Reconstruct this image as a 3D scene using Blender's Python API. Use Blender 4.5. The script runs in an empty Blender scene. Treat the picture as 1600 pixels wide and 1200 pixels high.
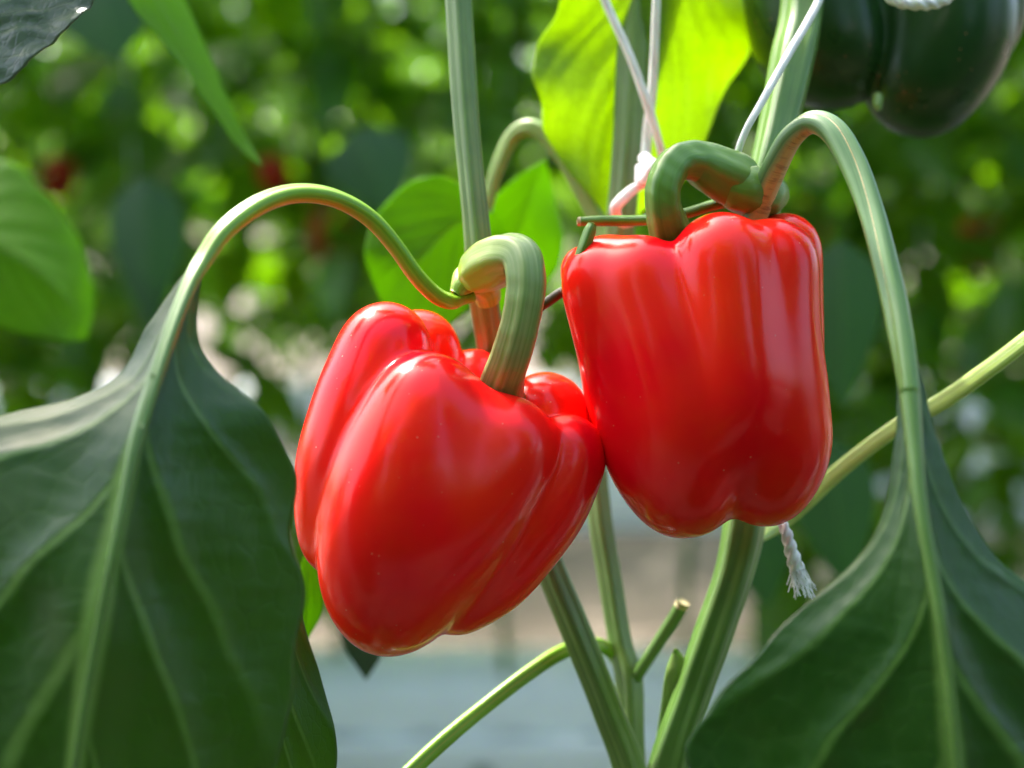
import bpy, math, random
import numpy as np
from mathutils import Vector, Matrix

# ------------------------------------------------------------------ camera, light, exposure
S = bpy.context.scene
COL = S.collection
F = 2222.0                       # focal length in pixels of the 1600 px wide photograph
D0 = 0.472                       # distance of the two red peppers
PITCH = math.radians(6.5)
CAMPOS = np.array([0.0, 0.0, 1.30])
cd = bpy.data.cameras.new('camera')
cam = bpy.data.objects.new('camera', cd)
COL.objects.link(cam)
cam.location = CAMPOS
cam.rotation_euler = (math.radians(90) - PITCH, 0, 0)
cd.sensor_width = 36
cd.lens = 50
cd.clip_start = 0.02
cd.clip_end = 500
cd.dof.use_dof = True
cd.dof.focus_distance = D0 - 0.008
cd.dof.aperture_fstop = 4.3
cd.dof.aperture_blades = 0
S.camera = cam

SUN_EL, SUN_AZ = math.radians(56), math.radians(-44)   # azimuth measured from +Y (behind the fruit), negative = left
sun_dir = np.array([math.sin(SUN_AZ) * math.cos(SUN_EL), math.cos(SUN_AZ) * math.cos(SUN_EL), math.sin(SUN_EL)])
W = bpy.data.worlds.new('World')
S.world = W
W.use_nodes = True
wn = W.node_tree.nodes
sky = wn.new('ShaderNodeTexSky')
sky.sky_type = 'NISHITA'
sky.sun_disc = False
sky.sun_elevation = SUN_EL
sky.sun_rotation = SUN_AZ
sky.dust_density = 5.0
sky.ozone_density = 1.0
sky.air_density = 1.0
W.node_tree.links.new(sky.outputs[0], wn['Background'].inputs[0])
wn['Background'].inputs[1].default_value = 0.15
sd = bpy.data.lights.new('sun', 'SUN')
sd.energy = 2.0
sd.angle = math.radians(0.6)
sd.color = (1.0, 0.96, 0.88)
sun = bpy.data.objects.new('sun', sd)
COL.objects.link(sun)
sun.rotation_euler = Vector(sun_dir).to_track_quat('Z', 'Y').to_euler()
sun.location = (0, 0, 6)

S.view_settings.view_transform = 'Standard'
S.view_settings.look = 'None'
S.view_settings.exposure = 2.3
S.view_settings.gamma = 1
S.view_settings.use_curve_mapping = False
S.render.engine = 'CYCLES'
S.cycles.use_denoising = True
S.cycles.max_bounces = 8
S.cycles.transmission_bounces = 6
S.cycles.transparent_max_bounces = 8
S.cycles.sample_clamp_indirect = 6

rnd = random.Random(7)
CP, SP = math.cos(PITCH), math.sin(PITCH)


def P(px, py, D=D0):
    """world point that stands D metres ahead of the camera along the direction of photograph pixel (px, py)"""
    x = (px - 800.0) / F * D
    z = (600.0 - py) / F * D
    return np.array([x, D * CP + z * SP, CAMPOS[2] - D * SP + z * CP])


def R(px, D=D0):
    return px / F * D


# ------------------------------------------------------------------ mesh helpers
def link(o, parent=None):
    COL.objects.link(o)
    if parent is not None:
        o.parent = parent
    return o


def mesh_obj(name, verts, faces, mat, parent=None, uv=None, smooth=True, subsurf=0, mats=None, fmat=None):
    me = bpy.data.meshes.new(name)
    me.from_pydata([tuple(map(float, v)) for v in verts], [], [tuple(int(i) for i in f) for f in faces])
    if mats:
        for m in mats:
            me.materials.append(m)
        me.polygons.foreach_set('material_index', fmat)
    else:
        me.materials.append(mat)
    if uv is not None:
        ul = me.uv_layers.new(name='UVMap')
        vi = np.zeros(len(me.loops), dtype=np.int32)
        me.loops.foreach_get('vertex_index', vi)
        ul.data.foreach_set('uv', np.asarray(uv, dtype=np.float32)[vi].ravel())
    if smooth:
        me.polygons.foreach_set('use_smooth', [True] * len(me.polygons))
    me.update()
    o = bpy.data.objects.new(name, me)
    link(o, parent)
    if subsurf:
        m = o.modifiers.new('sub', 'SUBSURF')
        m.levels = subsurf
        m.render_levels = subsurf
    return o


def tag(o, label=None, cat=None, group=None, kind=None):
    if label:
        o['label'] = label
    if cat:
        o['category'] = cat
    if group:
        o['group'] = group
    if kind:
        o['kind'] = kind
    return o


def thing(name, label, cat, group=None, loc=(0, 0, 0)):
    o = bpy.data.objects.new(name, None)
    o.empty_display_size = 0.02
    link(o)
    o.location = loc
    return tag(o, label, cat, group)


def spline(pts, n):
    """Catmull-Rom through the rows of pts, n samples"""
    p = np.asarray(pts, dtype=float)
    if len(p) == 2:
        t = np.linspace(0, 1, n)[:, None]
        return p[0] * (1 - t) + p[1] * t
    q = np.vstack([2 * p[0] - p[1], p, 2 * p[-1] - p[-2]])
    seg = np.linalg.norm(np.diff(p[:, :3], axis=0), axis=1)
    cum = np.concatenate([[0], np.cumsum(seg)])
    s = np.linspace(0, cum[-1], n)
    i = np.clip(np.searchsorted(cum, s, side='right') - 1, 0, len(p) - 2)
    t = ((s - cum[i]) / np.maximum(seg[i], 1e-12))[:, None]
    a, b, c, d = q[i], q[i + 1], q[i + 2], q[i + 3]
    return 0.5 * ((2 * b) + (c - a) * t + (2 * a - 5 * b + 4 * c - d) * t ** 2 + (3 * b - a - 3 * c + d) * t ** 3)


def vnoise(p, seed=0):
    """cheap smooth pseudo-noise for n x 3 arrays"""
    r = np.random.RandomState(seed)
    out = np.zeros(len(p))
    for k in range(5):
        w = r.normal(size=3)
        out += np.sin(p @ w + r.uniform(0, 6.28)) * 0.4
    return out / 1.2


def tube(name, pts, mat, parent=None, n=60, m=24, ribs=0, rib=0.0, flat=1.0, up=None, channel=0.0,
         lump=0.0, lumpf=400, seed=1, cap=True, twist=0.0, label=None):
    """sweep: pts rows = x, y, z, radius. The section can be ribbed, flattened and channelled (groove on the 'up' side)."""
    q = spline(pts, n)
    c, r = q[:, :3], np.maximum(q[:, 3], 1e-5)
    tan = np.gradient(c, axis=0)
    tan /= np.linalg.norm(tan, axis=1)[:, None]
    u = np.array(up if up is not None else (0, -1, 0.3), dtype=float)
    N = np.zeros_like(c)
    cur = u - tan[0] * (u @ tan[0])
    cur /= np.linalg.norm(cur)
    for i in range(n):
        cur = cur - tan[i] * (cur @ tan[i])
        cur /= np.linalg.norm(cur)
        N[i] = cur
    B = np.cross(tan, N)
    th = np.linspace(0, 2 * np.pi, m, endpoint=False)
    V, UV = [], []
    L = np.concatenate([[0], np.cumsum(np.linalg.norm(np.diff(c, axis=0), axis=1))])
    for i in range(n):
        a = th + twist * i / n
        rr = r[i] * (1 + (rib * np.cos(ribs * th) if ribs else 0))
        rr = rr * (1 - channel * np.exp(-(np.minimum(th, 2 * np.pi - th) / 0.55) ** 2))
        ring = c[i] + (np.cos(a) * rr * flat)[:, None] * N[i] + (np.sin(a) * rr)[:, None] * B[i]
        V.append(ring)
        UV.append(np.stack([th / (2 * np.pi), np.full(m, L[i] * 20)], 1))
    V = np.vstack(V)
    if lump:
        cc = np.repeat(c, m, axis=0)
        d = V - cc
        V = cc + d * (1 + lump * vnoise(V * lumpf, seed))[:, None]
    UV = np.vstack(UV)
    Fc = []
    for i in range(n - 1):
        for j in range(m):
            k = (j + 1) % m
            Fc.append((i * m + j, i * m + k, (i + 1) * m + k, (i + 1) * m + j))
    if cap:
        for i, s in ((0, -1), (n - 1, 1)):
            V = np.vstack([V, c[i] + tan[i] * s * r[i] * 0.25])
            UV = np.vstack([UV, [0.5, L[i] * 20]])
            e = len(V) - 1
            for j in range(m):
                k = (j + 1) % m
                Fc.append((i * m + j, e, i * m + k) if s > 0 else (i * m + k, e, i * m + j))
    o = mesh_obj(name, V, Fc, mat, parent, uv=UV)
    if label:
        o['label'] = label
    return o


def px_tube(name, rows, mat, parent=None, **k):
    """rows = px, py, D, radius in px"""
    return tube(name, [(*P(a, b, D), R(r, D)) for a, b, D, r in rows], mat, parent, **k)


# ------------------------------------------------------------------ smooth union solids (fruits)
def lobe_d(p, L, tau=.0022):
    """distance from points p to a lobe: soft minimum over a chain of spheres of changing radius, smooth along the chain"""
    D = np.sqrt(((p[:, None, :] - L[None, :, :3]) ** 2).sum(2)) - L[None, :, 3]
    m = D.min(1)
    w = np.exp(-(D - m[:, None]) / tau)
    return (w * D).sum(1) / w.sum(1) - tau * .5


def smin(a, b, k):
    h = np.maximum(k - np.abs(a - b), 0) / k
    return np.minimum(a, b) - h * h * h * k / 6.0


def solid(name, lobes, mat, parent=None, vox=0.0012, wob=0.00045, seed=3, subsurf=1):
    """lobes: list of (rows x,y,z,r ; k). Surface nets over the union, then moved onto the exact surface."""
    LL = [(spline(rows, 34), k) for rows, k in lobes]

    def f(p):
        d = None
        for L, k in LL:
            e = lobe_d(p, L)
            d = e if d is None else smin(d, e, k)
        return d + wob * vnoise(p * np.array([48, 48, 20]), seed) + wob * 0.07 * vnoise(p * np.array([210, 210, 60]), seed + 1)
    A = np.vstack([L for L, _ in LL])
    lo = (A[:, :3] - A[:, 3:4]).min(0) - 3 * vox
    hi = (A[:, :3] + A[:, 3:4]).max(0) + 3 * vox
    nn = np.ceil((hi - lo) / vox).astype(int) + 1
    g = [lo[i] + np.arange(nn[i]) * vox for i in range(3)]
    G = np.stack(np.meshgrid(*g, indexing='ij'), -1).reshape(-1, 3)
    v = np.concatenate([f(G[i:i + 100000]) for i in range(0, len(G), 100000)]).reshape(nn)
    ins = v < 0
    c8 = [ins[i:nn[0] - 1 + i, j:nn[1] - 1 + j, k:nn[2] - 1 + k] for i in (0, 1) for j in (0, 1) for k in (0, 1)]
    cnt = sum(x.astype(int) for x in c8)
    act = (cnt > 0) & (cnt < 8)
    idx = -np.ones(act.shape, dtype=int)
    idx[act] = np.arange(act.sum())
    ijk = np.argwhere(act)
    acc = np.zeros((len(ijk), 3))
    num = np.zeros(len(ijk))
    corners = [(i, j, k) for i in (0, 1) for j in (0, 1) for k in (0, 1)]
    for a in corners:
        for b in corners:
            if sum(abs(a[i] - b[i]) for i in range(3)) == 1 and a < b:
                va = v[ijk[:, 0] + a[0], ijk[:, 1] + a[1], ijk[:, 2] + a[2]]
                vb = v[ijk[:, 0] + b[0], ijk[:, 1] + b[1], ijk[:, 2] + b[2]]
                m = (va < 0) != (vb < 0)
                t = np.where(m, va / np.where(m, va - vb, 1), 0)
                pt = np.array(a) + t[:, None] * (np.array(b) - np.array(a))
                acc += pt * m[:, None]
                num += m
    V = lo + (ijk + acc / num[:, None]) * vox
    Fc = []
    for ax in range(3):
        o1, o2 = [(1, 2), (2, 0), (0, 1)][ax]
        sl0 = [slice(1, nn[i] - 1) for i in range(3)]
        sl0[ax] = slice(0, nn[ax] - 1)
        sl1 = list(sl0)
        sl1[ax] = slice(1, nn[ax])
        s0, s1 = ins[tuple(sl0)], ins[tuple(sl1)]
        e = np.argwhere(s0 != s1)
        st = s0[s0 != s1]
        off = np.array([1, 1, 1])
        off[ax] = 0
        e = e + off
        q = []
        for d1, d2 in ((-1, -1), (0, -1), (0, 0), (-1, 0)):
            w = e.copy()
            w[:, o1] += d1
            w[:, o2] += d2
            q.append(idx[w[:, 0], w[:, 1], w[:, 2]])
        q = np.stack(q, 1)
        q[~st] = q[~st][:, ::-1]
        Fc.append(q)
    Fc = np.vstack(Fc)
    h = vox * 0.3
    for _ in range(3):
        d = f(V)
        gr = np.stack([(f(V + np.eye(3)[i] * h) - f(V - np.eye(3)[i] * h)) / (2 * h) for i in range(3)], 1)
        V = V - 0.8 * np.clip(d, -vox, vox)[:, None] * gr / np.maximum((gr * gr).sum(1), 0.2)[:, None]
    return mesh_obj(name, V, Fc, mat, parent, subsurf=subsurf)


def px_lobes(spec, k=None):
    return [([(*P(a, b, D0 + d / F * D0), R(r, D0 + d / F * D0)) for a, b, d, r in rows], R(kk)) for rows, kk in spec]


# ------------------------------------------------------------------ materials
class NT:
    def __init__(self, name):
        self.m = bpy.data.materials.new(name)
        self.m.use_nodes = True
        self.t = self.m.node_tree
        self.n = self.t.nodes
        self.b = self.n['Principled BSDF']
        self.out = self.n['Material Output']

    def new(self, t, **k):
        n = self.n.new('ShaderNode' + t)
        for a, b in k.items():
            setattr(n, a, b)
        return n

    def l(self, a, b):
        self.t.links.new(a, b)

    def math(self, op, a, b=None, c=None, clamp=False):
        n = self.new('Math', operation=op)
        n.use_clamp = clamp
        for i, v in enumerate((a, b, c)):
            if v is None:
                continue
            if isinstance(v, (int, float)):
                n.inputs[i].default_value = v
            else:
                self.l(v, n.inputs[i])
        return n.outputs[0]

    def mix(self, fac, a, b, blend='MIX'):
        n = self.new('Mix', data_type='RGBA', blend_type=blend)
        for i, v in ((0, fac), (6, a), (7, b)):
            if isinstance(v, (int, float)):
                n.inputs[i].default_value = v
            elif isinstance(v, tuple):
                n.inputs[i].default_value = (*v, 1)
            else:
                self.l(v, n.inputs[i])
        return n.outputs[2]

    def noise(self, scale, detail=3, rough=.5, vec=None, dist=0):
        n = self.new('TexNoise')
        n.inputs['Scale'].default_value = scale
        n.inputs['Detail'].default_value = detail
        n.inputs['Roughness'].default_value = rough
        n.inputs['Distortion'].default_value = dist
        if vec is None:
            vec = self.new('TexCoord').outputs['Object']
        self.l(vec, n.inputs['Vector'])
        return n.outputs[0]

    def mapr(self, v, a, b, c=0, d=1):
        n = self.new('MapRange')
        self.l(v, n.inputs[0])
        for i, x in enumerate((a, b, c, d)):
            n.inputs[i + 1].default_value = x
        return n.outputs[0]

    def bump(self, h, strength, dist, normal=None):
        n = self.new('Bump')
        n.inputs['Strength'].default_value = strength
        n.inputs['Distance'].default_value = dist
        self.l(h, n.inputs['Height'])
        if normal is not None:
            self.l(normal, n.inputs['Normal'])
        return n.outputs[0]


def skin_mat(name, col, col2, sss=0.12, rough=0.21):
    k = NT(name)
    n1 = k.noise(28, 3)
    c = k.mix(k.mapr(n1, .35, .7), col, col2)
    # pale specks in the skin
    v = k.new('TexVoronoi')
    v.inputs['Scale'].default_value = 260
    k.l(k.new('TexCoord').outputs['Object'], v.inputs['Vector'])
    keep = k.mapr(k.noise(60, 1), .50, .58)
    sp = k.math('MULTIPLY', k.mapr(v.outputs['Distance'], .10, .05), keep)
    c = k.mix(k.math('MULTIPLY', sp, .6), c, (0.85, 0.30, 0.2))
    k.l(c, k.b.inputs['Base Color'])
    k.l(k.mapr(k.noise(70, 4), .3, .75, rough - .05, rough + .08), k.b.inputs['Roughness'])
    k.b.inputs['Subsurface Weight'].default_value = sss
    k.b.inputs['Subsurface Radius'].default_value = (1.0, 0.16, 0.04)
    k.b.inputs['Subsurface Scale'].default_value = 0.012
    k.b.inputs['Coat Weight'].default_value = 0.0
    k.b.inputs['Specular IOR Level'].default_value = 0.33
    k.b.inputs['Coat Roughness'].default_value = 0.09
    vs = k.new('VectorMath', operation='MULTIPLY')
    vs.inputs[1].default_value = (60, 60, 14)
    k.l(k.new('TexCoord').outputs['Object'], vs.inputs[0])
    h = k.math('ADD', k.noise(1.0, 1, vec=vs.outputs[0]), k.math('MULTIPLY', k.noise(900, 3), .03))
    k.l(k.bump(h, .06, .002), k.b.inputs['Normal'])
    return k.m


def leaf_mat(name, dark, light, vein, trans=(.30, .55, .02), tw=.35, rough=.38, n_v=7.0, slope=.55, island=False, streak=.6, vw=1.0, quilt=.6):
    """leaf blade: UV.x -1..1 across (0 = midrib), UV.y 0..1 along; side veins and fine network follow the UVs"""
    k = NT(name)
    uv = k.new('UVMap').outputs[0]
    sx = k.new('SeparateXYZ')
    k.l(uv, sx.inputs[0])
    a = k.math('ABSOLUTE', sx.outputs[0])
    tt = k.math('SUBTRACT', sx.outputs[1], k.math('MULTIPLY', k.math('POWER', a, .8), slope))
    tt = k.math('ADD', tt, k.math('MULTIPLY', k.math('SINE', k.math('MULTIPLY', tt, 19.0)), .022))
    tt = k.math('ADD', tt, k.math('MULTIPLY', k.math('GREATER_THAN', sx.outputs[0], 0.0), .42 / n_v))
    fr = k.math('FRACT', k.math('MULTIPLY', tt, n_v))
    dv = k.math('ABSOLUTE', k.math('SUBTRACT', fr, .5))          # 0 on the vein
    side = k.mapr(dv, .055 * vw, .015 * vw)
    side = k.math('MULTIPLY', side, k.mapr(a, .95, .35))
    mid = k.mapr(a, .045 * vw, .02 * vw)
    net = k.new('TexVoronoi', feature='DISTANCE_TO_EDGE')
    net.inputs['Scale'].default_value = 1.0
    vm = k.new('VectorMath', operation='MULTIPLY')
    vm.inputs[1].default_value = (10, 26, 1)
    k.l(uv, vm.inputs[0])
    nz = k.noise(2.0, 2, vec=uv)
    vm2 = k.new('VectorMath', operation='ADD')
    k.l(vm.outputs[0], vm2.inputs[0])
    k.l(nz, vm2.inputs[1])
    k.l(vm2.outputs[0], net.inputs['Vector'])
    nete = k.mapr(net.outputs['Distance'], .10, .0)
    col = k.mix(k.mapr(k.noise(24, 4), .3, .7), dark, light)
    col = k.mix(k.math('MULTIPLY', nete, .07), col, vein)
    vfac = k.math('MAXIMUM', k.math('MULTIPLY', side, .55), mid)
    if island:
        g = k.new('NewGeometry').outputs['Random Per Island']
        hs = k.new('HueSaturation')
        k.l(col, hs.inputs['Color'])
        k.l(k.mapr(g, 0, 1, .70, 1.7), hs.inputs['Value'])
        k.l(k.mapr(k.math('FRACT', k.math('MULTIPLY', g, 7.31)), 0, 1, .475, .52), hs.inputs['Hue'])
        col = hs.outputs[0]
    col = k.mix(vfac, col, vein)
    k.l(col, k.b.inputs['Base Color'])
    rg = k.mapr(k.noise(50, 3), .3, .7, rough - .08, rough + .08)
    if island:
        rg = k.math('SUBTRACT', rg, k.math('MULTIPLY', k.math('GREATER_THAN', k.math('FRACT', k.math('MULTIPLY', g, 13.7)), .6), .17))
    k.l(rg, k.b.inputs['Roughness'])
    h = k.math('ADD', k.math('MULTIPLY', k.math('SUBTRACT', 1.0, nete), .13), k.math('MULTIPLY', k.noise(160, 3), .25))
    h = k.math('SUBTRACT', h, k.math('MULTIPLY', vfac, .5))
    bm = k.bump(h, quilt, .0007)
    k.l(bm, k.b.inputs['Normal'])
    tr = k.new('BsdfTranslucent')
    tc = k.mix(k.math('MULTIPLY', k.math('MAXIMUM', vfac, k.math('MULTIPLY', nete, .5)), .5), trans, tuple(x * .45 for x in trans))
    if island:
        g2 = k.math('FRACT', k.math('MULTIPLY', g, 3.77))
        tc = k.mix(g2, tc, tuple(x * .6 for x in trans))
    k.l(tc, tr.inputs[0])
    k.l(bm, tr.inputs['Normal'])
    ms = k.new('MixShader')
    ms.inputs[0].default_value = tw
    k.l(k.b.outputs[0], ms.inputs[1])
    k.l(tr.outputs[0], ms.inputs[2])
    k.l(ms.outputs[0], k.out.inputs[0])
    return k.m


def stalk_mat(name, c1, c2, under=None, lo=.38, hi=.62, rough=.38, streaks=26, cross=0.0, sss=.1, start=None, end=None):
    """petioles, stems: UV.x round the section (0 = upper side), long fibres; 'under' colours the opposite side"""
    k = NT(name)
    uv = k.new('UVMap').outputs[0]
    mp = k.new('VectorMath', operation='MULTIPLY')
    mp.inputs[1].default_value = (streaks, .55, 1)
    k.l(uv, mp.inputs[0])
    st = k.noise(1.0, 4, .6, vec=mp.outputs[0])
    col = k.mix(k.mapr(st, .35, .68), c1, c2)
    col = k.mix(k.math('MULTIPLY', k.mapr(k.noise(55, 3), .4, .7), .35), col, tuple(x * .6 for x in c1))
    h = st
    late = None
    if end:
        s3 = k.new('SeparateXYZ')
        k.l(uv, s3.inputs[0])
        late = k.mapr(k.math('ADD', s3.outputs[1], k.math('MULTIPLY', st, .3)), end[1] - .3, end[1] + .5)
    if start:
        s2 = k.new('SeparateXYZ')
        k.l(uv, s2.inputs[0])
        e2 = k.math('ADD', s2.outputs[1], k.math('MULTIPLY', k.math('SUBTRACT', k.noise(60, 3), .5), .25))
        col = k.mix(k.mapr(e2, start[1] + .12, start[1] - .12), col, start[0])
    if under:
        sx = k.new('SeparateXYZ')
        k.l(uv, sx.inputs[0])
        e = k.math('ADD', sx.outputs[0], k.math('MULTIPLY', k.math('SUBTRACT', k.noise(3, 2, vec=uv), .5), .1))
        f = k.math('MULTIPLY', k.mapr(e, lo - .05, lo + .04), k.mapr(e, hi + .05, hi - .04))
        col = k.mix(f, col, under)
        if cross:
            mp2 = k.new('VectorMath', operation='MULTIPLY')
            mp2.inputs[1].default_value = (3, 26, 1)
            k.l(uv, mp2.inputs[0])
            cr = k.noise(1.0, 4, .6, vec=mp2.outputs[0])
            col = k.mix(k.math('MULTIPLY', k.math('MULTIPLY', k.mapr(cr, .5, .62), f), cross), col, tuple(x * .4 for x in under))
            h = k.math('ADD', h, k.math('MULTIPLY', cr, f))
    if end:
        col = k.mix(late, col, end[0])
    k.l(col, k.b.inputs['Base Color'])
    k.b.inputs['Roughness'].default_value = rough
    k.b.inputs['Subsurface Weight'].default_value = sss
    k.b.inputs['Subsurface Radius'].default_value = (.5, 1.0, .1)
    k.b.inputs['Subsurface Scale'].default_value = .004
    k.b.inputs['Coat Weight'].default_value = .15
    k.b.inputs['Coat Roughness'].default_value = .25
    k.l(k.bump(h, .45, .0005), k.b.inputs['Normal'])
    return k.m


def plain_mat(name, c1, c2, scale=20, rough=.6, bump=.2, bd=.002):
    k = NT(name)
    n = k.noise(scale, 5, .6)
    k.l(k.mix(k.mapr(n, .35, .68), c1, c2), k.b.inputs['Base Color'])
    k.b.inputs['Roughness'].default_value = rough
    k.l(k.bump(n, bump, bd), k.b.inputs['Normal'])
    return k.m


M = {}
M['red'] = skin_mat('red_skin', (.92, .0005, .010), (.93, .022, .006), rough=.17)  # orange blotches put the glow of sunlit flesh into the colour
M['dark_fruit'] = skin_mat('dark_green_skin', (.010, .044, .010), (.022, .060, .012), sss=.03, rough=.30)
M['far_fruit'] = skin_mat('far_red_skin', (.50, .02, .008), (.55, .03, .01))
GL = (.030, .095, .016)
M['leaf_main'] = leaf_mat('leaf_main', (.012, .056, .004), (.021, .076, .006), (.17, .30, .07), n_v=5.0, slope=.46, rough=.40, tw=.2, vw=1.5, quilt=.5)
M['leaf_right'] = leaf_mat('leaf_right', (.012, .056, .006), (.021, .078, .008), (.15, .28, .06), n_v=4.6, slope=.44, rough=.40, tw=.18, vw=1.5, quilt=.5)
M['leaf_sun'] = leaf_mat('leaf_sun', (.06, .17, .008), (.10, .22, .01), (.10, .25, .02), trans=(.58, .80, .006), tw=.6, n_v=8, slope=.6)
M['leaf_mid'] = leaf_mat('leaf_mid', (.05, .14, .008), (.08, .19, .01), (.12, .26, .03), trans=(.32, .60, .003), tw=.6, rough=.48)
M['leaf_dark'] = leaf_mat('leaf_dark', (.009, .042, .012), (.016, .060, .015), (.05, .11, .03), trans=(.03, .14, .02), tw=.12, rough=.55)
M['leaf_grey'] = leaf_mat('leaf_grey', (.04, .075, .045), (.08, .11, .08), (.12, .17, .10), tw=.08, rough=.36, quilt=1.0)
M['leaf_far'] = leaf_mat('leaf_far', (.007, .036, .003), (.015, .060, .004), (.03, .08, .01), trans=(.36, .80, .004), tw=.42, rough=.32, island=True)
M['leaf_mid'].node_tree.nodes['Principled BSDF'].inputs['Specular IOR Level'].default_value = .15
for _k in ('leaf_main', 'leaf_right'):
    M[_k].node_tree.nodes['Principled BSDF'].inputs['Specular IOR Level'].default_value = .5
_b = M['leaf_far'].node_tree.nodes['Principled BSDF']
_b.inputs['Coat Weight'].default_value = .0
_b.inputs['Coat Roughness'].default_value = .10
_b.inputs['Specular IOR Level'].default_value = .3
M['stem'] = stalk_mat('stem_green', (.085, .17, .03), (.19, .29, .08), under=(.04, .10, .03), lo=.42, hi=.5)
M['stem_low'] = stalk_mat('stem_low', (.075, .17, .025), (.14, .26, .055), streaks=18)
M['midrib'] = stalk_mat('midrib_green', (.075, .17, .03), (.13, .24, .06))
M['stem_pale'] = stalk_mat('stem_pale', (.14, .26, .04), (.30, .42, .12))
M['petiole_painted_sun'] = stalk_mat('petiole_painted_sun', (.42, .60, .10), (.66, .80, .32), rough=.25)  # direct sun put into the colour: much paler than the other petioles
M['node'] = stalk_mat('node_yellow', (.20, .34, .03), (.38, .48, .07), sss=.25)
M['node_green'] = stalk_mat('node_green', (.10, .22, .02), (.22, .36, .05), sss=.15, streaks=8)
M['peduncle_l'] = stalk_mat('peduncle_pale', (.13, .23, .04), (.38, .46, .20), streaks=22, start=((.30, .42, .04), .42))
M['peduncle_r'] = stalk_mat('peduncle_green', (.085, .20, .022), (.16, .31, .05), streaks=12, start=((.13, .24, .03), .30))
M['pet_l'] = stalk_mat('petiole_left', (.15, .34, .01), (.30, .50, .02), under=(.58, .38, .05), lo=.36, hi=.60, end=((.095, .20, .04), 2.4))
M['pet_r'] = stalk_mat('petiole_right', (.06, .15, .04), (.13, .24, .08), under=(.50, .36, .13), lo=.30, hi=.70, cross=.8, end=((.095, .20, .04), 2.3))
M['twig'] = stalk_mat('twig_green', (.07, .19, .015), (.16, .30, .03))
M['twig_dark'] = stalk_mat('twig_dark', (.03, .05, .01), (.07, .06, .012))
M['cut'] = plain_mat('cut_end', (.46, .42, .22), (.32, .25, .12), 400)
M['far_stem'] = stalk_mat('far_stem', (.06, .15, .03), (.08, .16, .04))
M['white_plastic'] = plain_mat('white_plastic', (.64, .66, .70), (.74, .77, .80), 6, .4)
M['ground'] = plain_mat('ground_soil', (.12, .095, .072), (.24, .19, .15), 5, .9, .5, .01)
M['plug'] = plain_mat('dark_plug', (.01, .05, .03), (.02, .09, .05), 60, .5)

tw = NT('twine')
twuv = tw.new('UVMap').outputs[0]
sxt = tw.new('SeparateXYZ')
tw.l(twuv, sxt.inputs[0])
ph = tw.math('FRACT', tw.math('ADD', tw.math('MULTIPLY', sxt.outputs[1], 4.0), tw.math('MULTIPLY', sxt.outputs[0], 2.0)))
dd = tw.math('ABSOLUTE', tw.math('SUBTRACT', ph, .5))
tw.l(tw.mix(tw.mapr(dd, 0, .2), (.70, .68, .70), (.84, .82, .84)), tw.b.inputs['Base Color'])
tw.b.inputs['Roughness'].default_value = .8
tw.l(tw.bump(tw.math('ADD', dd, tw.math('MULTIPLY', tw.noise(1500, 2), .5)), .6, .0005), tw.b.inputs['Normal'])
M['twine'] = tw.m


# ------------------------------------------------------------------ leaves
def blade(name, rows, mat, parent=None, nv=7.0, slope=.55, quilt=.0022, nt=90, nsd=24, fold=.0, droop=.0, thick=.0004, wave=0., crinkle=0., seed=0, subsurf=0, label=None):
    """rows = (midrib xyz, left margin xyz, right margin xyz) from base to tip; panels between the side veins bulge"""
    rows = np.array([np.concatenate(r) for r in rows])
    q = spline(rows, nt)
    c, l, r = q[:, :3], q[:, 3:6], q[:, 6:9]
    sv = np.linspace(-1, 1, 2 * nsd + 1)
    tv = np.linspace(0, 1, nt)
    l = c + (l - c) * (1 + .035 * vnoise(l * 190, 21))[:, None]      # uneven margins
    r = c + (r - c) * (1 + .035 * vnoise(r * 190, 22))[:, None]
    V = np.zeros((nt, len(sv), 3))
    for j, s in enumerate(sv):
        e = l if s < 0 else r
        V[:, j] = c + (e - c) * abs(s)
    du = np.gradient(V, axis=1)
    dt = np.gradient(V, axis=0)
    N = np.cross(du, dt)
    N /= np.maximum(np.linalg.norm(N, axis=2), 1e-9)[..., None]
    N[np.isnan(N)] = 0
    a = np.abs(sv)[None, :]
    width = (np.linalg.norm(l - c, axis=1) + np.linalg.norm(r - c, axis=1))[:, None] / 2
    wn_ = width / width.max()
    tt = tv[:, None] - a ** .8 * slope
    tt = tt + .022 * np.sin(tt * 19) + (sv > 0)[None, :] * .42 / nv
    fr = np.abs(np.mod(tt * nv, 1) - .5) * 2             # 0 on vein, 1 between
    bul = (1 - (1 - fr) ** 2.2) * np.minimum(a * 4, 1) * (1 - .6 * a)
    h = quilt * bul * wn_ - droop * width * a ** 2 * np.sign(1) + fold * width * a
    if wave:
        h = h + wave * np.sin(tv[:, None] * 22 + np.sign(sv)[None, :] * 1.3 + seed) * a ** 2 * wn_
    rs = vnoise(V.reshape(-1, 3) * 70, seed).reshape(nt, -1)
    h = h + .0012 * rs * wn_
    if crinkle:
        h = h + crinkle * (vnoise(V.reshape(-1, 3) * 260, seed + 4) + .6 * vnoise(V.reshape(-1, 3) * 520, seed + 5)).reshape(nt, -1) * np.minimum(a * 5, 1)
    V = V + N * h[..., None]
    uv = np.stack([np.repeat(sv[None, :], nt, 0), np.repeat(tv[:, None], len(sv), 1)], -1).reshape(-1, 2)
    m = len(sv)
    Fc = [(i * m + j, i * m + j + 1, (i + 1) * m + j + 1, (i + 1) * m + j) for i in range(nt - 1) for j in range(m - 1)]
    o = mesh_obj(name, V.reshape(-1, 3), Fc, mat, parent, uv=uv)
    so = o.modifiers.new('solid', 'SOLIDIFY')
    so.thickness = thick
    so.offset = 0
    if label:
        o['label'] = label
    return o


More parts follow.
